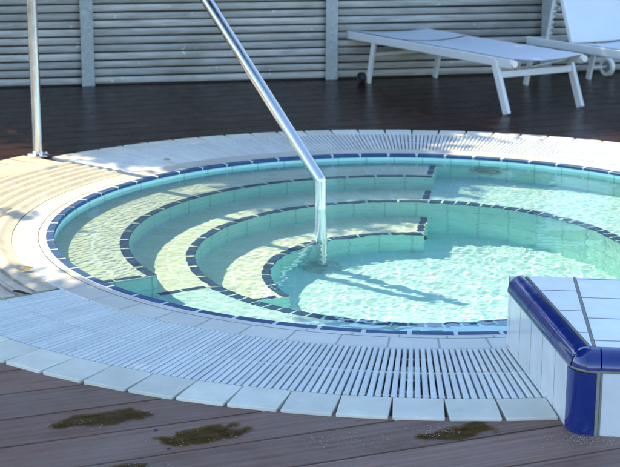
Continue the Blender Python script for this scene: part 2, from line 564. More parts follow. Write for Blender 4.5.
bd = Vector((math.cos(R(BETA)), math.sin(R(BETA)), 0))
bn = Vector((-math.sin(R(BETA)), math.cos(R(BETA)), 0))
tcn = Vector((CX, CY, 0)).dot(bn)
scn = Vector((CX, CY, 0)).dot(bd)
PITCH, GAP = 0.1893, 0.0090
FDIR = Vector((math.cos(R(12.3)), math.sin(R(12.3)), 0))
FNOR = Vector((-FDIR.y, FDIR.x, 0))
FP = Vector((0.133, 10.008, 0))
d = MB()
def bpt(s_, t_, z):
    p = bd * s_ + bn * t_
    return (p.x, p.y, z)
CUT = 2.15
for k in range(-28, 42):
    t0 = 3.641 + k * PITCH + GAP / 2
    t1 = t0 + PITCH - GAP
    sub = 10
    at = random.random() + 0.01
    so_ = random.uniform(0, 50)
    def strip(sa0, sb0, ta, sa1, sb1, tb):
        nonlocal_n = 1
        d.face((bpt(sa0, ta, DECK_Z), bpt(sb0, ta, DECK_Z), bpt(sb1, tb, DECK_Z), bpt(sa1, tb, DECK_Z)),
               [(sa0 + so_, ta + so_), (sb0 + so_, ta + so_), (sb1 + so_, tb + so_), (sa1 + so_, tb + so_)], 0, at)
    # far limit: the fence line
    for j in range(sub):
        ta = t0 + (t1 - t0) * j / sub
        tb = t0 + (t1 - t0) * (j + 1) / sub
        def lim(t):
            lo, hi = -2.6, 13.0
            # keep in front of the fence: (p-FP).FNOR < -0.02
            den = bd.dot(FNOR)
            s_max = (-0.02 + FP.dot(FNOR) - t * bn.dot(FNOR)) / den
            return lo, min(hi, s_max)
        la, ha = lim(ta)
        lb, hb = lim(tb)
        if ha <= la or hb <= lb:
            continue
        mid = (ta + tb) / 2 - tcn
        if abs(mid) < CUT:
            ca = math.sqrt(max(CUT ** 2 - (ta - tcn) ** 2, 0))
            cb = math.sqrt(max(CUT ** 2 - (tb - tcn) ** 2, 0))
            strip(la, min(scn - ca, ha), ta, lb, min(scn - cb, hb), tb)
            if ha > scn + ca and hb > scn + cb:
                strip(scn + ca, ha, ta, scn + cb, hb, tb)
        else:
            strip(la, ha, ta, lb, hb, tb)
    for t_ in (t0, t1):
        mid = t_ - tcn
        la, ha = -2.6, 13
        segs = [(la, ha)]
        if abs(mid) < CUT:
            ch = math.sqrt(CUT ** 2 - mid ** 2)
            segs = [(la, scn - ch), (scn + ch, ha)]
        for sa, sb in segs:
            d.face((bpt(sa, t_, DECK_Z), bpt(sb, t_, DECK_Z), bpt(sb, t_, DECK_Z - 0.10), bpt(sa, t_, DECK_Z - 0.10)),
                   [(sa, t_), (sb, t_), (sb, t_), (sa, t_)], 0, at)
    # screw heads, two per joist crossing
    for js in np.arange(-3.2, 4.0, 0.52):
        for tt in (t0 + 0.025, t1 - 0.025):
            s_ = js + random.uniform(-.02, .02)
            p = bd * s_ + bn * tt
            if (p - Vector((CX, CY, 0))).length < 2.35 or random.random() < 0.45:
                continue
            q = []
            for a in range(8):
                q.append((p.x + 0.0055 * math.cos(a * PI / 4), p.y + 0.0055 * math.sin(a * PI / 4), DECK_Z + 0.0015))
            d.face(q, [(0, 0)] * 8, 1, at)
tag(d.build('deck', [M['deck'], M['screw']]), kind='structure')

# ------------------------------------------------------------------ whirlpool
pool = empty('whirlpool', (CX, CY, 0), 'round sunken whirlpool with pale tiled steps, blue edge tiles and a white overflow ring', 'whirlpool')

def n_at(r):
    return max(8, int(round(2 * PI * r / 0.147)))

def part(mb, name, mat, parent=pool, smooth=None, weld=False, receive=True):
    o = mb.build(name, mat, None, smooth, weld)
    keep(o, parent)
    if receive:
        o.cycles.is_caustics_receiver = True
    return o

b = MB()
b.sweep([(RW, -0.006), (RW, Z2)], 0, 360, 64, cap=False)
part(b, 'pool_wall', M['poolwall'], smooth=40, weld=True)
b = MB()
b.sweep([(RW, Z2), (S2, Z2)], A1 - 360, A0, n_at(1.2), cap=False)
b.sweep([(RW, Z2), (S2, Z2)], A0, A1, n_at(1.0), cap=False, mi=2)
b.sweep([(S2, Z2), (S2, Z4)], 0, 360, n_at(S2), cap=False, mi=1)
bench = part(b, 'bench', [M['pool'], M['poolwall'], M['tread']], smooth=40, weld=True)
b = MB()
for i in range(12):
    for j in range(12):
        x0, x1 = -S2 + i * S2 / 6, -S2 + (i + 1) * S2 / 6
        y0, y1 = -S2 + j * S2 / 6, -S2 + (j + 1) * S2 / 6
        b.face([(CX + x, CY + y, Z4) for x, y in ((x0, y0), (x1, y0), (x1, y1), (x0, y1))],
               [(x / 0.147 + 100.3, y / 0.147 + 100.3) for x, y in ((x0, y0), (x1, y0), (x1, y1), (x0, y1))])
part(b, 'pool_floor', M['pool'], weld=True)

def step(ro, ri, zt, zb, name='step'):
    b = MB()
    b.sweep([(ro, zt), (ri, zt)], A0, A1, n_at((ro + ri) / 2), cap=False)
    b.sweep([(ri, zt), (ri, zb)], A0, A1, n_at(ri), cap=False, mi=1)
    for a, rev in ((A0, 0), (A1, 1)):
        q = [pol(ro, a, zt), pol(ri, a, zt), pol(ri, a, zb), pol(ro, a, zb)]
        uv = [(ro / .147 + 50, zt / .147 + 50), (ri / .147 + 50, zt / .147 + 50), (ri / .147 + 50, zb / .147 + 50), (ro / .147 + 50, zb / .147 + 50)]
        b.face(q[::-1] if rev else q, uv[::-1] if rev else uv, 1)
    return part(b, name, [M['tread'], M['poolwall']], smooth=40, weld=True)
st1 = step(RW, S1, Z1, Z2)
st3 = step(S2, S3, Z3, Z4)

def polar_tile(b, r0, r1, a0, a1, zt, zb, bev=0.003, n=4, mi=0):
    """one glazed tile: polar box with a chamfered top"""
    db = math.degrees(bev / ((r0 + r1) / 2))
    for k in range(n):
        x0 = a0 + (a1 - a0) * k / n
        x1 = a0 + (a1 - a0) * (k + 1) / n
        i0 = a0 + db + (a1 - a0 - 2 * db) * k / n
        i1 = a0 + db + (a1 - a0 - 2 * db) * (k + 1) / n
        b.face((pol(r0 + bev, i0, zt), pol(r1 - bev, i0, zt), pol(r1 - bev, i1, zt), pol(r0 + bev, i1, zt)), mi=mi)
        b.face((pol(r0, x1, zt - bev), pol(r0, x0, zt - bev), pol(r0 + bev, i0, zt), pol(r0 + bev, i1, zt)), mi=mi)
        b.face((pol(r1, x0, zt - bev), pol(r1, x1, zt - bev), pol(r1 - bev, i1, zt), pol(r1 - bev, i0, zt)), mi=mi)
        b.face((pol(r0, x1, zb), pol(r0, x0, zb), pol(r0, x0, zt - bev), pol(r0, x1, zt - bev)), mi=mi)
        b.face((pol(r1, x0, zb), pol(r1, x1, zb), pol(r1, x1, zt - bev), pol(r1, x0, zt - bev)), mi=mi)
    for x, i in ((a0, a0 + db), (a1, a1 - db)):
        q = (pol(r0, x, zb), pol(r1, x, zb), pol(r1, x, zt - bev), pol(r1 - bev, i, zt), pol(r0 + bev, i, zt), pol(r0, x, zt - bev))
        b.face(q if x == a1 else q[::-1], mi=mi)

def tile_ring(r0, r1, a0, a1, zt, zb, n, gap, b=None, jit=0.0008, off=0.0):
    b = b or MB()
    da = (a1 - a0) / n
    ga = math.degrees(gap / r0) / 2
    for k in range(n):
        j = random.uniform(-jit, jit)
        polar_tile(b, r0, r1, a0 + k * da + ga + off, a0 + (k + 1) * da - ga + off, zt + j, zb)
    return b

# blue edge tiles: rim, step edges, the ends of the steps
o = part(tile_ring(RW - 0.002, R4, 0, 360, 0.002, -0.012, 64, 0.010, off=1.2), 'rim_edge_tiles', M['blue'])
nb = MB()
nb.sweep([(RW, -0.012), (RW, 0.0006), (R4 + 0.0015, 0.0006), (R4 + 0.0015, -0.05)], 0, 360, 64, cap=False)
part(nb, 'rim_grout_bed', M['grout'])
def radial_tiles(b, a, r0, r1, zt, side, n):
    """square tiles along the end of a step; side +1/-1 = which way the tread lies"""
    wd = 0.035
    for k in range(n):
        ra = r0 + (r1 - r0) * k / n + 0.004
        rb = r0 + (r1 - r0) * (k + 1) / n - 0.004
        dm = math.degrees(wd / ((ra + rb) / 2))
        lo, hi = (a, a + dm) if side > 0 else (a - dm, a)
        polar_tile(b, ra, rb, lo + 0.15 * (side > 0), hi - 0.15 * (side < 0), zt, zt - 0.008)
for (ro, ri, zt) in ((RW, S1, Z1), (S1, S2, Z2), (S2, S3, Z3)):
    full = (ri == S2)
    b = MB()
    if full:
        b = tile_ring(ri - 0.002, ri + 0.035, A0, A1, zt + 0.003, zt - 0.012, 14, 0.009)
        tile_ring(ri - 0.002, ri + 0.046, A1, A0 + 360, zt + 0.003, zt - 0.012, 60, 0.007, b=b)
    else:
        nn = int(round(2 * PI * ri / 0.14 * (A1 - A0) / 360))
        b = tile_ring(ri - 0.002, ri + 0.035, A0, A1, zt + 0.003, zt - 0.012, nn, 0.009)
    radial_tiles(b, A0, ri + 0.05, ro - 0.01, zt + 0.003, +1, 2)
    radial_tiles(b, A1, ri + 0.05, ro - 0.01, zt + 0.003, -1, 2)
    part(b, 'step_edge_tiles', M['blue'])

# white tile ring between pool and grating
b = MB()
b.sweep([(R4 + 0.002, -0.02), (R4 + 0.002, 0.0), (1.503, 0.0)], 0, 360, 64, cap=False, vlen=10)
b.sweep([(1.503, -0.003), (1.506, -0.003)], 0, 360, 64, cap=False, mi=1)
b.sweep([(1.506, 0.0), (R3 - 0.008, 0.0), (R3 - 0.004, -0.004), (R3 - 0.004, -0.12)], 0, 360, 64, cap=False, vlen=10, u0=0.2)
part(b, 'white_rim_tiles', [M['rim'], M['greygrout']])

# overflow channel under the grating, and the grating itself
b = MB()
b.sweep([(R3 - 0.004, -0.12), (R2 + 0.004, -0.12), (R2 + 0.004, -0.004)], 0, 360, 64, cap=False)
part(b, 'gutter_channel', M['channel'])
b = MB()
nbar = 577
for k in range(nbar):
    a = 360.0 * k / nbar
    if E0 - 0.2 < a < E1 + 0.2:
        continue
    if -86 < (a if a < 180 else a - 360) < -70:
        pass
    for (ra, rb) in ((R3, 1.812), (1.818, R2 - 0.002)):
        ta = Vector((math.cos(R(a)), math.sin(R(a)), 0))
        tn = Vector((-ta.y, ta.x, 0))
        c0 = Vector((CX, CY, 0))
        def sec(r, hw, z):
            return c0 + ta * r + tn * hw + Vector((0, 0, z))
        h0 = 0.0060 + 0.0010 * (ra > 1.7)
        h1 = h0 + 0.0010
        bt_ = random.uniform(0.02, 1.0)
        zj = random.uniform(-0.0007, 0.0007) + 0.0016 * math.sin((k // 23) * 12.9898)
        cs = [(-1.0, -0.022), (-1.0, -0.003), (-0.62, 0.0), (0.62, 0.0), (1.0, -0.003), (1.0, -0.022)]
        A_ = [sec(ra, q * h0, z + zj) for q, z in cs]
        B_ = [sec(rb, q * h1, z + zj) for q, z in cs]
        for i in range(5):
            b.face((A_[i], B_[i], B_[i + 1], A_[i + 1]))
        b.face(A_)
        b.face(B_[::-1])
        b.at[-7:] = [bt_] * 7
for rr in (1.66, 1.815, 1.97):
    zt = -0.004 if rr == 1.815 else -0.016
    b.sweep([(rr - 0.006, -0.022), (rr - 0.006, zt), (rr + 0.006, zt), (rr + 0.006, -0.022)], E1 - 360 + .2, E0 - .2, 64)
part(b, 'overflow_grating', M['grate'], receive=False)

# ribbed entry landing
b = MB()
prof = [(R3 - 0.004, 0.0)]
nr = 6
pw = (2.03 - 1.64) / nr
prof.append((1.64, 0.0))
for k in range(nr):
    r0 = 1.64 + k * pw
    for fr, z in ((0.10, 0.0065), (0.30, 0.0100), (0.55, 0.0080), (0.78, 0.0020), (0.90, 0.0005), (1.0, 0.0)):
        prof.append((r0 + fr * pw, z))
prof.append((2.031, -0.03))
b.sweep([(r, z) for r, z in prof], E0, E1, 64, step=1.0, vlen=0.147)
npf = len(prof) - 1
for k_ in range(int(round((E1 - E0) / 1.0))):
    for j_ in range(npf):
        if 0.0 <= prof[j_][1] <= 0.0021 and prof[j_ + 1][1] <= 0.0021 and prof[j_][0] > 1.65:
            b.mi[k_ * npf + j_] = 1
part(b, 'ribbed_entry_tiles', [M['entry'], M['groove']], smooth=50, weld=True, receive=False)
b = MB()
b.sweep([(2.02, -0.02), (2.34, -0.02)], E0, E1, 64, cap=False)
part(b, 'entry_bed', M['joint'], receive=False)
b = MB()
k = 28
for i in range(k):
    a0 = E0 + (E1 - E0) * i / k
    a1 = E0 + (E1 - E0) * (i + 1) / k
    zj = random.uniform(-.0012, .0012)
    na_ = len(b.at)
    polar_tile(b, 2.036, 2.33, a0 + 0.06, a1 - 0.06, -0.002 + zj, -0.03, 0.003)
    b.at[na_:] = [random.uniform(0.02, 1.0)] * (len(b.at) - na_)
part(b, 'entry_pavers', M['entrypaver'], receive=False)

# border pavers: straight-sided blocks, so the gaps open towards the outside
b = MB()
npv = 91
bed = MB()
bed.sweep([(R2 + 0.004, -0.004), (R2 + 0.004, -0.022), (R1 - 0.012, -0.024), (R1 - 0.012, -0.1)], E1 - 360, E0, 64, cap=False)
for k in range(npv):
    a = (k + 0.5) * 360 / npv - 0.6
    if E0 - 1.5 < a % 360 < E1 + 1.5:
        continue
    ta = Vector((math.cos(R(a)), math.sin(R(a)), 0))
    rm = (R2 + R1) / 2
    na_ = len(b.at)
    rot = Matrix.Rotation(R(a), 3, 'Z') @ Matrix.Rotation(random.uniform(-.004, .004), 3, 'Z')
    b.box((CX + ta.x * rm, CY + ta.y * rm, -0.018 + random.uniform(-.001, .001)), (R1 - R2 - 0.004, 0.1375, 0.036), rot, bev=0.003)
    b.at[na_:] = [random.uniform(0.02, 1.0)] * (len(b.at) - na_)
part(b, 'border_pavers', M['paver'], receive=False)
part(bed, 'paver_bed', M['joint'], receive=False)

# underwater wall lamp, set in the wall at the back
lamp = empty('underwater_lamp', pol(RW - 0.004, 71.5, -0.19), 'oval looking greenish underwater lamp set in the back pool wall', 'pool lamp')
ax = Vector((-math.cos(R(71.5)), -math.sin(R(71.5)), 0))
b = MB()
b.lathe(pol(RW - 0.001, 71.5, -0.19), [(0.090, 0.0), (0.090, 0.008), (0.084, 0.012), (0.070, 0.012), (0.064, 0.006)], 40, ax)
keep(b.build('lamp_ring', M['plate'], smooth=40), lamp)
b = MB()
b.lathe(pol(RW - 0.001, 71.5, -0.19), [(0.0646, 0.004), (0.05, 0.010), (0.025, 0.013), (0.0, 0.014)], 40, ax)
keep(b.build('lamp_lens', M['lens'], smooth=40), lamp)

pf = empty('pool_fitting', pol(0.612, A0, -0.745), 'small dark round fitting on the end of the lowest step', 'pool fitting')
axf = Vector((math.sin(R(A0)), -math.cos(R(A0)), 0))
b = MB()
b.lathe(pol(0.618, A0, -0.74), [(0.024, 0.0), (0.024, 0.006), (0.018, 0.010), (0.010, 0.010), (0.009, 0.004), (0.0, 0.004)], 24, axf)
keep(b.build('fitting_cap', M['rubber_gapshade'], smooth=40), pf)

# ------------------------------------------------------------------ water: one rippled sheet
n_w = 1080
RWm = 2.015                      # the sheet runs on under the rim into the overflow channel
xs = np.linspace(-RWm, RWm, n_w)
X, Y = np.meshgrid(xs, xs, indexing='ij')
Zh = np.zeros_like(X)
calm = 0.55 + 0.5 * (1 / (1 + np.exp(-(X - 0.1) / 0.25)))
for i in range(90):
    lam = rng.uniform(0.024, 0.066) if i < 70 else rng.uniform(0.11, 0.35)
    kk = 2 * PI / lam
    th = rng.normal(R(105), R(48))
    sl_ = 0.0019 if i < 70 else 0.0026
    amp = sl_ / kk
    Zh += amp * np.sin(kk * (X * np.cos(th) + Y * np.sin(th)) + rng.uniform(0, 2 * PI))
Zh *= calm
# squeeze the square grid onto the disc
u_, v_ = X / RWm, Y / RWm
Xd = RWm * u_ * np.sqrt(1 - v_ ** 2 / 2)
Yd = RWm * v_ * np.sqrt(1 - u_ ** 2 / 2)
co = np.stack([Xd + CX, Yd + CY, Zh + ZW], -1).reshape(-1, 3).astype(np.float32)
ii = np.arange(n_w * n_w).reshape(n_w, n_w)
q = np.stack([ii[:-1, :-1], ii[1:, :-1], ii[1:, 1:], ii[:-1, 1:]], -1).reshape(-1, 4).astype(np.int32)
me = bpy.data.meshes.new('pool_water')
me.vertices.add(len(co))
me.vertices.foreach_set('co', co.ravel())
me.loops.add(q.size)
me.loops.foreach_set('vertex_index', q.ravel())
me.polygons.add(len(q))
me.polygons.foreach_set('loop_start', np.arange(0, q.size, 4, dtype=np.int32))
me.polygons.foreach_set('loop_total', np.full(len(q), 4, dtype=np.int32))
me.polygons.foreach_set('use_smooth', np.ones(len(q), dtype=bool))
me.update(calc_edges=True)
me.validate()
me.materials.append(M['water'])
wo = bpy.data.objects.new('pool_water', me)
col.objects.link(wo)
tag(wo, kind='structure')
wo.cycles.is_caustics_caster = True

# ------------------------------------------------------------------ handrail
P0 = Vector((0.053, 6.140, 0))
P1 = Vector((-1.359, 7.172, 0))
hd = (P1 - P0).normalized()
HL = (P1 - P0).length
hr = empty('handrail', (P0.x, P0.y, Z4), 'polished steel handrail sloping down into the whirlpool steps', 'handrail')
def hp(t, z):
    return P0 + hd * t + Vector((0, 0, z))
def arc(p_prev, p, p_next, rad, n=8):
    a = (p_prev - p).normalized()
    c = (p_next - p).normalized()
    ang = a.angle(c)
    dd = rad / math.tan(ang / 2)
    s0, s1 = p + a * dd, p + c * dd
    out = []
    for i in range(n + 1):
        f = i / n
        out.append(s0 * (1 - f) ** 2 + p * 2 * f * (1 - f) + s1 * f ** 2)
    return out
k0, k1, k2, k3, k4 = hp(0, Z4), hp(0.012, 0.098), hp(0.735, 0.945), hp(HL, 0.945), hp(HL, 0.0)
path = [k0, hp(0.004, -0.5)] + arc(k0, k1, k2, 0.012, 3) + arc(k1, k2, k3, 0.14) + arc(k2, k3, k4, 0.12) + [k4]
b = MB()
b.tube(path, 0.025, 20)
keep(b.build('rail_tube', M['steel'], smooth=60), hr)
b = MB()
b.lathe((P0.x, P0.y, Z4), [(0.0, 0.0), (0.088, 0.0), (0.088, 0.008), (0.082, 0.012), (0.04, 0.014), (0.034, 0.026), (0.0, 0.026)], 32)
keep(b.build('floor_plate', M['plate'], smooth=40), hr)
b = MB()
b.lathe((P1.x, P1.y, -0.002), [(0.0, 0.0), (0.056, 0.0), (0.056, 0.006), (0.052, 0.010), (0.03, 0.013), (0.027, 0.022), (0.0235, 0.024)], 32)
fl = keep(b.build('base_flange', M['steel'], smooth=40), hr)
for a in (30, 120, 210, 300):
    b = MB()
    b.lathe((P1.x + .042 * math.cos(R(a)), P1.y + .042 * math.sin(R(a)), 0.006), [(0.008, 0), (0.008, .006), (0.006, .009), (0, .010)], 10)
    bo = b.build('bolt', M['steel'], smooth=40)
    bo.parent = fl
    bo.matrix_parent_inverse = fl.matrix_parent_inverse.copy()
    # fl is itself offset by its parent's inverse, so compose plainly
    bo.matrix_parent_inverse = Matrix.Identity(4)

# ------------------------------------------------------------------ tiled block at the right front
blk = empty('tiled_block', (0.72, 3.95, DECK_Z), 'low white tiled block with rounded cobalt blue edge tiles beside the grating', 'tiled block')
BH = 0.212
ca = Vector((0.668, 3.552, 0))                                  # front corner, left face line
cb = Vector((0.5985, 4.232, 0))                                  # far end of the left face
e1 = Vector((math.cos(R(-5.5)), math.sin(R(-5.5)), 0))           # along the front face
e2 = Vector((-e1.y, e1.x, 0))
WB = 1.15
er = 0.045                                                       # radius of the rounded edge tiles
lf = (cb - ca).normalized()                                      # left face direction (towards the pool)
ln = Vector((-lf.y, lf.x, 0))                                    # outward normal of the left face (to the left)
if ln.x > 0:
    ln = -ln
fnn = -e2                                                        # outward normal of the front face
zb = DECK_Z - 0.02
zt0 = BH - er
# the corner: left face plane passes ca; front face plane passes ca + something
fa = Vector((0.722, 3.508, 0))                                   # a point on the front face
def isect(p, dp, q, dq):
    den = dp.x * dq.y - dp.y * dq.x
    t = ((q.x - p.x) * dq.y - (q.y - p.y) * dq.x) / den
    return p + dp * t
K = isect(ca, lf, fa, e1)                                        # sharp corner of the two faces
LK = (cb - K).length
# faces
b = MB()
up = Vector((0, 0, 1))
def quad(b, p, q, z0, z1, uv0, uw, vh, off=Vector((0, 0, 0)), mi=0):
    p, q = p + off, q + off
    b.face((p + up * z0, q + up * z0, q + up * z1, p + up * z1), [(uv0, 0.02), (uv0 + uw, 0.02), (uv0 + uw, vh), (uv0, vh)], mi)
cr = 0.055                                                       # corner column size along each face
pl0, pl1 = K + lf * cr, cb
nL = (pl1 - pl0).length / 0.128
quad(b, pl1, pl0, zb, zt0 - 0.006, -nL, nL, 0.97)
pf0, pf1 = K + e1 * (cr + 0.012), K + e1 * WB
nF = (pf1 - pf0).length / 0.30
quad(b, pf0, pf1, zb, zt0 - 0.006, 0.0, nF, 0.97)
# far face and right face
pf_far0 = cb
pf_far1 = cb + e1 * (WB + 0.1)
quad(b, pf_far1, pf_far0, zb, BH - 0.002, 0, 8, 0.97)
quad(b, pf1, pf_far1, zb, BH - 0.002, 0, 5, 0.97)
side = keep(b.build('side_tiles', M['blocktile']), blk)
# top tiles: grid along e1/e2, cut by the left edge tile line
b = MB()
tl0 = isect(K - ln * (er + 0.010), lf, K + e2 * (er + 0.010), e1)
tl1 = isect(K - ln * (er + 0.010), lf, cb, e1)
tr0 = K + e1 * WB + e2 * (er + 0.010)
tr1 = cb + e1 * (WB + 0.1)
def topface(b, pts, z, u_of, mi=0):
    b.face([p + up * z for p in pts], [u_of(p) for p in pts], mi)
gl = isect(K + e1 * 0.052 + e2 * 0.04, e2, K, e1)                # origin of the long joint line
G0 = isect(gl, e2, tl0, e1)
G1 = isect(gl, e2, tl1, e1)
def rows(p, off):
    dd = (p - gl)
    return (dd.dot(e1) / 0.30 + 0.0, dd.dot(e2) / 0.196 + off)
gw = 0.005
topface(b, [G0 + e1 * gw, tr0, tr1, G1 + e1 * gw], BH, lambda p: (max((p - gl).dot(e1) - gw, 0.001) / 0.30 + 0.02, rows(p, 0.45)[1]))
topface(b, [tl0, G0 - e1 * gw, G1 - e1 * gw, tl1], BH, lambda p: (-(gl - p).dot(e1) / 0.30 - 0.02, rows(p, 0.12)[1]))
keep(b.build('top_tiles', M['blocktile']), blk)
# grout body just under the tiles
b = MB()
ins = 0.0025
Kc = isect(K - ln * ins, lf, K + e2 * ins, e1)
body = [Kc - ln * 0.0 + lf * 0.05, Kc + e1 * 0.05, K + e1 * (WB - ins) + e2 * ins, cb + e1 * (WB + 0.1 - ins) - e2 * ins, cb - ln * ins - e2 * ins]
nB = len(body)
inner = []
tw = er * 0.30
b.face([p + up * (BH - 0.003) for p in (tl0 - e1 * 0.012 - e2 * 0.010, tr0 - e2 * 0.010, tr1, tl1 - e1 * 0.012)])
for i in range(nB):
    j = (i + 1) % nB
    b.face((body[i] + up * zb, body[j] + up * zb, body[j] + up * (BH - 0.012 - 0.03), body[i] + up * (BH - 0.012 - 0.03)))
# grout beads: between edge tile and side tiles, and edge tile and top tiles
def bead(b, p, q, z, r=0.0042):
    b.tube([p + up * z, q + up * z], r, 8)
bead(b, K + lf * 0.04 - ln * 0.001, cb - ln * 0.001, zt0 - 0.003)
bead(b, K + e1 * 0.045 + e2 * 0.001, K + e1 * WB + e2 * 0.001, zt0 - 0.003)
bead(b, tl0 + ln * 0.004, tl1 + ln * 0.004, BH - 0.0035)
bead(b, tl0 - e2 * 0.004, tr0 - e2 * 0.004, BH - 0.0035)
bead(b, G0 - up * 0, G1, BH - 0.003, 0.005)
b.tube([K + e1 * (cr + 0.006) + e2 * 0.001 + up * zb, K + e1 * (cr + 0.006) + e2 * 0.001 + up * (zt0)], 0.0055, 8)
b.tube([K + lf * (cr + 0.0) - ln * 0.001 + up * zb, K + lf * (cr + 0.0) - ln * 0.001 + up * (zt0)], 0.003, 8)
# bead round the corner under the cap
def corner_pts(z, inset=0.0, n=10):
    out = []
    s = K + lf * cr - ln * inset
    e = K + e1 * cr + e2 * inset
    for i in range(n + 1):
        f = i / n
        m_ = K + (-ln + e2) * inset
        out.append(s * (1 - f) ** 2 + m_ * 2 * f * (1 - f) + e * f ** 2 + up * z)
    return out
b.tube(corner_pts(zt0 - 0.003, 0.001), 0.0045, 8)
keep(b.build('grout_joints', M['greygrout'], smooth=50), blk)
# rounded edge tiles (quarter round) along the left and the front
def qround(b, p, q, nrm, gap=0.003, n=8, cap=True):
    dr = (q - p).normalized()
    p, q = p + dr * gap, q - dr * gap
    base = []
    for i in range(n + 1):
        t = PI / 2 * i / n
        off = nrm * (er * math.cos(t) - er + 0.003) + up * (zt0 + (er + 0.002) * math.sin(t))
        base.append((p + off, q + off))
    for i in range(n):
        b.face((base[i][0], base[i][1], base[i + 1][1], base[i + 1][0]))
    if cap:
        for s_ in (0, 1):
            c = (p, q)[s_] - nrm * er + up * zt0
            f = [x[s_] for x in base]
            b.face([c] + f)
            # foot closing faces
    b.face((base[0][1], base[0][0], p - nrm * er + up * zt0, q - nrm * er + up * zt0))
    b.face((base[-1][0], base[-1][1], q - nrm * er + up * zt0, p - nrm * er + up * zt0))
Lq = (cb - (K + lf * 0.052)).length
cuts = [0.0, 0.26, 0.64, 1.0]
for i in range(3):
    b = MB()
    qround(b, K + lf * (0.052 + Lq * cuts[i]), K + lf * (0.052 + Lq * cuts[i + 1]), ln, 0.0015)
    keep(b.build('edge_tile', M['cobalt'], smooth=35, weld=True), blk)
fx = [cr + 0.012, 0.38, 0.68, 0.98, WB]
for i in range(4):
    b = MB()
    qround(b, K + e1 * fx[i], K + e1 * fx[i + 1], fnn, 0.0015)
    keep(b.build('edge_tile', M['cobalt'], smooth=35, weld=True), blk)
# corner column and its domed cap
b = MB()
n = 12
lo = corner_pts(zb, -0.003, n)
hi = corner_pts(zt0 - 0.008, -0.003, n)
for i in range(n):
    b.face((lo[i], lo[i + 1], hi[i + 1], hi[i]))
keep(b.build('corner_tile', M['cobalt'], smooth=60, weld=True), blk)
b = MB()
rings = []
ctr = isect(K - ln * er, lf, K + e2 * er, e1)
nn = 8
base_c = corner_pts(zt0 + 0.001, -0.003, n)
endA, endB = K + lf * 0.0535, K + e1 * (cr + 0.010)
for i in range(nn + 1):
    t = PI / 2 * i / nn
    rr = []
    for p in base_c:
        h = Vector((p.x, p.y, 0))
        c2 = Vector((ctr.x, ctr.y, 0))
        rr.append(c2 + (h - c2) * math.cos(t) * 1.0 + up * (zt0 + 0.001 + (er + 0.003) * math.sin(t)))
    # the two ends run along the edge tiles
    rings.append(rr)
for i in range(nn):
    for k in range(n):
        b.face((rings[i][k], rings[i][k + 1], rings[i + 1][k + 1], rings[i + 1][k]))
# short returns that butt against the first edge tiles
def retn(nrm, p, q):
    prev = None
    for i in range(nn + 1):
        t = PI / 2 * i / nn
        off = nrm * (er * math.cos(t) - er + 0.003) + up * (zt0 + (er + 0.002) * math.sin(t))
        cur = (p + off, q + off)
        if prev:
            b.face((prev[0], prev[1], cur[1], cur[0]))
        prev = cur
retn(ln, K + lf * 0.03, endA)
retn(fnn, K + e1 * 0.03, endB)
keep(b.build('corner_cap', M['cobalt'], smooth=60, weld=True), blk)

# ------------------------------------------------------------------ fence
fe = empty('fence', FP, 'weathered grey horizontal slat fence with galvanised steel posts', 'fence')
FH, SL = 1.74, 0.0528
pst = [-6.56, -4.92, -3.28, -1.648, 0.0, 1.548, 3.19, 4.83, 6.47, 8.11]
for i in range(len(pst) - 1):
    b = MB()
    x0, x1 = pst[i] + 0.02, pst[i + 1] - 0.02
    nsl = int(FH / SL)
    for k in range(nsl):
        z = 0.0 + 0.012 + k * SL
        hh = SL - 0.0115 + random.uniform(-.0015, .0015)
        off = random.uniform(-0.004, 0.004)
        sag = random.uniform(-.002, .002)
        fat = random.uniform(0.02, 1.0)
        cs = [(0.0, 0.004), (-0.012, 0.0), (-0.018, hh * 0.3), (-0.018, hh * 0.7), (-0.012, hh), (0.0, hh - 0.004)]
        prev = None
        for s_ in range(7):
            xx = x0 + (x1 - x0) * s_ / 6
            zz = z + sag * math.sin(PI * s_ / 6) + random.uniform(-.0006, .0006)
            cur = [FP + FDIR * xx + FNOR * (y_ + off) + up * (zz + h_ + DECK_Z) for y_, h_ in cs]
            if prev:
                for e_ in range(5):
                    b.face((prev[e_], cur[e_], cur[e_ + 1], prev[e_ + 1]), at=fat)
            prev = cur
    b.box(FP + FDIR * ((x0 + x1) / 2) + FNOR * 0.016 + up * ((FH - 0.15) / 2 + DECK_Z), (x1 - x0, 0.012, FH + 0.13), Matrix.Rotation(R(12.3), 3, 'Z'), mi=1)  # added black sheet behind the slats, stands in for the gap shade
    keep(b.build('slat_panel', [M['fence'], M['rubber_gapshade']], smooth=30, weld=True), fe)
for x in pst:
    b = MB()
    rot = Matrix.Rotation(R(12.3), 3, 'Z')
    c = FP + FDIR * x
    b.box(c - FNOR * 0.05 + up * (FH / 2 + 0.01 + DECK_Z), (0.084, 0.007, FH + 0.02), rot, bev=0.002)
    b.box(c - FNOR * 0.012 + up * (FH / 2 + 0.01 + DECK_Z), (0.007, 0.068, FH + 0.02), rot)
    keep(b.build('post', M['galv']), fe)

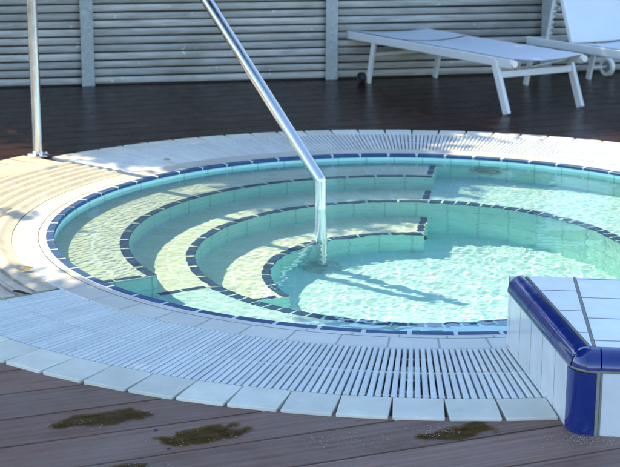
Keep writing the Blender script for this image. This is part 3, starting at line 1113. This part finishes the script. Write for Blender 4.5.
# ------------------------------------------------------------------ sun loungers
def lounger_parts(root, raised, HX, HG):
    LN, WD, ZT = 1.80, 0.53, 0.318
    rl = 0.05
    # local: x = along (0 foot .. LN head), y = across (0 near rail .. WD)
    def bar(name, pts, hw, hh, mat):
        b = MB()
        for p, q in zip(pts[:-1], pts[1:]):
            p, q = Vector(p), Vector(q)
            t = (q - p).normalized()
            sd = Vector((0, 1, 0)) if abs(t.y) < 0.9 else Vector((1, 0, 0))
            sd = (sd - t * sd.dot(t)).normalized()
            nn_ = t.cross(sd)
            rot = Matrix((t, sd, nn_)).transposed()
            b.box((p + q) / 2, ((q - p).length, hw * 2, hh * 2), rot, bev=min(hw, hh) * 0.45)
        return b.build(name, mat, root)
    for y in (0.0, WD):
        bar('side_rail', [(0, y, ZT - 0.027), (LN, y, ZT - 0.027)], 0.016, 0.027, M['white_metal'])
        b = MB()
        b.tube([(-0.022, y, ZT - 0.024), (0.004, y, ZT - 0.024)], [0.020, 0.023], 14)
        b.build('end_cap', M['cap'], root, smooth=40)
        # foot legs lean outwards towards the foot end, head legs towards the head end
        bar('leg', [(0.16, y + (0.026 if y else -0.010), ZT - 0.02), (0.025, y + (0.026 if y else -0.010), DECK_Z)], 0.013, 0.026, M['white_metal'])
        bar('leg', [(HX - 0.065, y + (0.016 if y else -0.004), ZT - 0.05), (HX, y + (0.016 if y else -0.004), DECK_Z)], 0.011, 0.020, M['white_metal'])
    bar('cross_bar', [(0.122, -0.006, ZT - 0.100), (0.122, WD + 0.02, ZT - 0.100)], 0.012, 0.020, M['white_metal'])
    bar('cross_bar', [(HX - 0.035, 0.0, ZT - 0.13), (HX - 0.035, WD, ZT - 0.13)], 0.010, 0.012, M['white_metal'])
    bar('cross_bar', [(LN - 0.012, 0.02, ZT - 0.028), (LN - 0.012, WD - 0.02, ZT - 0.028)], 0.012, 0.02, M['white_metal'])
    b = MB()
    b.tube([(0.06, 0.10, ZT - 0.03), (0.10, 0.12, ZT - 0.075), (0.16, 0.20, ZT - 0.095), (0.20, 0.30, ZT - 0.085), (0.13, 0.42, ZT - 0.05), (0.08, 0.48, ZT - 0.03)], 0.007, 8)
    b.build('brace', M['white_metal'], root, smooth=60)
    def sling(name, x0, x1, ang=0.0, zoff=0.0):
        b = MB()
        nx, ny = 14, 10
        def P(i, j, low=0):
            fx_, fy_ = i / nx, j / ny
            y = 0.004 + (WD - 0.008) * fy_
            sagz = -0.020 * math.sin(PI * fy_) - 0.004 * low
            xx = (x1 - x0) * fx_
            return Vector((x0 + xx * math.cos(ang) - sagz * math.sin(ang), y, ZT + 0.003 + zoff + xx * math.sin(ang) + sagz * math.cos(ang)))
        for i in range(nx):
            for j in range(ny):
                b.face((P(i, j), P(i + 1, j), P(i + 1, j + 1), P(i, j + 1)))
                b.face((P(i, j + 1, 1), P(i + 1, j + 1, 1), P(i + 1, j, 1), P(i, j, 1)))
        return b.build(name, M['sling'], root, smooth=60, weld=True)
    sling('seat_sling', 0.0, HG - 0.012)
    if raised:
        an = R(68)
        sling('backrest_sling', HG + 0.01, HG + 0.74, an, -0.004)
        for y in (0.0, WD):
            bar('back_rail', [(HG, y, ZT), (HG + 0.76 * math.cos(an), y, ZT + 0.76 * math.sin(an))], 0.013, 0.016, M['white_metal'])
            bar('back_strut', [(HG + 0.24, y, ZT - 0.01), (HG + 0.40 * math.cos(an) + 0.01, y, ZT + 0.40 * math.sin(an))], 0.009, 0.013, M['white_metal'])
        b = MB()
        for k in range(6):
            b.box((HG + 0.205 - 0.0085 * k, -0.004, ZT + 0.04 + 0.036 * k), (0.018, 0.016, 0.012), Matrix.Rotation(R(35), 3, 'Y'))
        b.build('ratchet', M['white_metal'], root)
    else:
        sling('backrest_sling', HG + 0.012, LN - 0.01, 0.0, 0.002)

def wheel(root, x, y, rad, mt, mh):
    b = MB()
    b.lathe((x, y - 0.014, rad + DECK_Z), [(rad * .62, 0), (rad * .9, -0.004), (rad, 0.003), (rad, 0.025), (rad * .9, 0.032), (rad * .62, 0.028), (rad * .62, 0.0)], 28, (0, 1, 0))
    wv = b.build('wheel', mt, root, smooth=40)
    b = MB()
    b.lathe((x, y - 0.012, rad + DECK_Z), [(0.0, 0.0), (rad * .62, 0.003), (rad * .62, 0.024), (0.0, 0.027)], 24, (0, 1, 0))
    b.build('hub', mh, wv, smooth=40)

UA = 121.0
def lounger_at(x, y, label, raised):
    r = empty('sun_lounger', (x, y, 0), label, 'sun lounger', 'white sun loungers by the fence', R(UA))
    r.scale = (1, -1, 1)
    lounger_parts(r, raised, 1.80 if raised else 1.525, 1.36 if raised else 1.14)
    return r
la = lounger_at(1.178, 8.497, 'white mesh sun lounger lying flat by the slat fence', False)
wheel(la, 1.56, -0.035, 0.036, M['rubber_gapshade'], M['rubber_gapshade'])
lb = lounger_at(2.37, 8.20, 'white sun lounger with raised backrest at the right edge', True)
wheel(lb, 1.86, 0.53 + 0.24, 0.066, M['cap'], M['greyhub'])
b = MB()
b.tube([(1.80, 0.54, 0.057), (1.86, 0.60, 0.057), (1.86, 0.78, 0.057)], 0.008, 10)
b.build('axle', M['white_metal'], lb, smooth=60)

# ------------------------------------------------------------------ trees beyond the fence (they throw the shade)
def tree(name, label, spots, base, extra=(), leaf=0.085, per=26, spread=0.16, seed=1):
    """spots: (x, y) shade targets on the pool deck with a height each -> clumps up along the sun's rays"""
    rg = random.Random(seed)
    root = empty(name, base, label, 'tree', 'trees beyond the fence')
    v, f = [], []
    cl = []
    for (x, y, z), own in [(q, 1) for q in spots] + [(q, 0) for q in extra]:
        c = Vector((x, y, 0)) + sdir * (z / sdir.z)
        if own:
            cl.append(c)
        sp = spread if own else 0.012
        for _ in range(per if own else 3):
            p = c + Vector((rg.gauss(0, sp), rg.gauss(0, sp), rg.gauss(0, sp * 0.8)))
            a = Vector((rg.uniform(-1, 1), rg.uniform(-1, 1), rg.uniform(-0.6, 0.6))).normalized()
            bb = a.orthogonal().normalized()
            bb = (bb + a.cross(bb) * rg.uniform(-1, 1)).normalized()
            L = leaf * rg.uniform(0.6, 1.3)
            i = len(v)
            v += [tuple(p), tuple(p + a * L * .5 + bb * L * .28), tuple(p + a * L), tuple(p + a * L * .5 - bb * L * .28)]
            f.append((i, i + 1, i + 2, i + 3))
    me = bpy.data.meshes.new('crown')
    me.from_pydata(v, [], f)
    me.materials.append(M['leaf'])
    o = bpy.data.objects.new('crown', me)
    col.objects.link(o)
    keep(o, root)
    b = MB()
    B = Vector(base)
    mean = sum(cl, Vector()) / len(cl)
    top = Vector((B.x * .35 + mean.x * .65, B.y * .35 + mean.y * .65, mean.z - 0.1))
    b.tube([B, B.lerp(top, .35) + Vector((.05, .03, 0)), B.lerp(top, .7) + Vector((-.04, .05, 0)), top], [0.15, 0.11, 0.085, 0.04], 10)
    for c in rg.sample(cl, min(34, len(cl))):
        s_ = B.lerp(top, rg.uniform(.45, .98))
        b.tube([s_, s_.lerp(c, .5) + Vector((0, 0, .12)), c], [0.04, 0.022, 0.007], 6)
    keep(b.build('trunk', M['bark'], smooth=60), root)
    return root

def fill(n, test, box, zr, seed):
    rg = random.Random(seed)
    out = []
    while len(out) < n:
        x, y = rg.uniform(box[0], box[1]), rg.uniform(box[2], box[3])
        if test(x, y):
            out.append((x, y, rg.uniform(*zr)))
    return out
# shade over the front of the deck
def front(x, y):
    e = min(4.86 + 0.24 * (x + 0.73), 5.10) + 0.035 * math.sin(x * 5.0) + 0.025 * math.sin(x * 13 + 1)
    return y < e - 0.10 and ((x - 0.2) / 3.0) ** 2 + ((y - 3.4) / 2.2) ** 2 < 1
sprays = []
for (xa, ya, xb, yb, n_) in ((-1.75, 6.02, -1.08, 5.90, 16), (-1.5, 5.16, -0.97, 5.0, 14), (-1.4, 4.97, -1.0, 4.90, 10)):
    for k_ in range(n_):
        f_ = k_ / (n_ - 1)
        sprays.append((xa + (xb - xa) * f_, ya + (yb - ya) * f_ + random.uniform(-.012, .012), 3.0))
tree('leafy_tree', 'broad leafy tree beside the deck shading its front', fill(2200, front, (-3.0, 3.4, 1.0, 5.4), (3.1, 4.4), 3), (-5.6, 5.0, -0.16), sprays, per=34, spread=0.10, leaf=0.10, seed=11)
# dappled shade over the back left rim and the upper steps
def back(x, y):
    pts = [(-4.0, 7.6), (-1.45, 7.45), (-1.15, 7.36), (-1.0, 6.98), (-.8, 6.87), (-.6, 6.87), (-.42, 6.69), (-.1, 6.73), (.1, 6.83), (.4, 6.98), (.56, 7.3), (.70, 7.78), (1.4, 7.82), (2.6, 8.05), (5.0, 8.2)]
    if x <= pts[0][0] or x >= pts[-1][0]:
        return False
    for (x0, y0), (x1, y1) in zip(pts[:-1], pts[1:]):
        if x0 <= x <= x1:
            return y > y0 + (y1 - y0) * (x - x0) / (x1 - x0) + 0.08 and y < 10.6 + 0.22 * x
tree('leafy_hedge_tree', 'tall leafy tree belt beyond the fence shading the rear deck', fill(1500, back, (-3.6, 4.4, 6.4, 11.4), (3.1, 4.2), 5) + fill(260, back, (-1.2, 0.55, 6.6, 8.0), (3.1, 3.9), 6) + fill(500, back, (-2.5, 3.5, 7.7, 10.4), (3.1, 4.2), 8), (-3.4, 12.0, -0.16), [], per=24, spread=0.10, leaf=0.10, seed=12)

# ------------------------------------------------------------------ small things lying about
edge_glints = []  # pale grains that imitate glints along the puddle edges
def outline_cells(cx, cy, ux, uy, thr, seed, cell=0.004):
    """cells of a puddle: ellipse with a noisy edge in board coordinates"""
    b = MB()
    off = Vector((seed * 3.1, seed * 1.7, 0))
    c = Vector((cx, cy, 0))
    n_x, n_y = int(ux / cell) + 4, int(uy / cell) + 4
    def depth(s_, t_):
        e = (s_ / ux) ** 2 + (t_ / uy) ** 2
        nz = mnoise.fractal(Vector((s_ * 10, t_ * 16, 0)) + off, 1.0, 2.1, 5)
        return thr - (e + nz * 0.75)
    for i in range(-n_x, n_x):
        for j in range(-n_y, n_y):
            dp = depth(i * cell, j * cell)
            if dp > 0:
                q = []
                for a, bb in ((0, 0), (1, 0), (1, 1), (0, 1)):
                    p = c + bd * ((i + a) * cell) + bn * ((j + bb) * cell)
                    q.append((p.x, p.y, DECK_Z + 0.0025))
                if dp < 0.07 and random.random() < 0.05:
                    edge_glints.append((q[0][0], q[0][1]))
                b.face(q, at=min(1.0, 0.45 + dp / 0.12))
    return b
for (x, y, ux, uy, thr, sd) in ((-0.545, 3.61, 0.16, 0.06, 0.72, 1), (-0.27, 3.50, 0.16, 0.06, 0.75, 2), (-0.42, 3.29, 0.09, 0.03, 0.7, 3), (0.39, 3.525, 0.13, 0.05, 0.8, 4)):
    pb = outline_cells(x, y, ux, uy, thr, sd)
    if pb.f:
        tag(pb.build('puddle', M['puddle'], weld=True), kind='structure')
b = MB()
def grain(x, y, s_):
    z = DECK_Z + 0.003
    a = random.uniform(0, PI)
    dx, dy = s_ * math.cos(a), s_ * math.sin(a)
    top = (x, y, z + s_ * 0.7)
    ring = [(x + dx, y + dy, z), (x - dy, y + dx, z), (x - dx, y - dy, z), (x + dy, y - dx, z)]
    for i in range(4):
        b.face((ring[i], ring[(i + 1) % 4], top))
for (x, y, sx, sy, n_) in ((0.69, 3.475, 0.045, 0.025, 420), (0.33, 3.53, 0.035, 0.018, 150), (0.06, 3.47, 0.09, 0.03, 190), (-0.58, 3.57, 0.06, 0.025, 45), (-0.33, 3.47, 0.08, 0.03, 60), (-0.42, 3.29, 0.05, 0.015, 90), (0.0, 3.40, 0.6, 0.14, 130)):
    for _ in range(n_):
        px, py = random.gauss(x, sx), random.gauss(y, sy)
        if math.hypot(px - CX, py - CY) > R1 + 0.01:
            grain(px, py, random.uniform(0.0006, 0.0019))
for px, py in edge_glints:
    grain(px, py, random.uniform(0.0010, 0.0030))
tag(b.build('grit_and_glints', M['grit_and_glints']), kind='stuff')

def leaf_obj(x, y, s_, rz, label):
    b = MB()
    pts = []
    for i in range(7):
        t = i / 6
        wv = math.sin(PI * t) ** 0.8 * 0.32
        pts.append((t - 0.5, wv, 0.10 * (t - 0.5) ** 2 + 0.14 * wv))
    L_ = [Vector((a, w_, z)) for a, w_, z in pts]
    C_ = [Vector((a, 0, z - 0.14 * w_)) for a, w_, z in pts]
    R_ = [Vector((a, -w_, z)) for a, w_, z in pts]
    for i in range(6):
        for A_, B_ in ((L_, C_), (C_, R_)):
            b.face([tuple(p * s_) for p in (A_[i], B_[i], B_[i + 1], A_[i + 1])])
    o = b.build('fallen_leaf', M['dryleaf'], weld=True, smooth=60)
    o.location = (x, y, 0.012)
    o.rotation_euler = (0.1, 0.05, rz)
    return tag(o, label, 'leaf')
leaf_obj(-1.01, 5.02, 0.055, 0.5, 'dry yellow leaf lying on the sunlit ribbed entry tiles')
leaf_obj(-0.70, 7.02, 0.05, 1.2, 'small dry leaf lying on the shaded rear grating')
b = MB()
b.tube([(-1.0, 4.738, 0.010), (-0.98, 4.728, 0.012), (-0.955, 4.712, 0.010), (-0.93, 4.70, 0.009)], [0.003, 0.005, 0.004, 0.0015], 7)
tag(b.build('twig', M['twig'], smooth=60), 'short dark twig lying on the tiles left of the grating', 'twig')
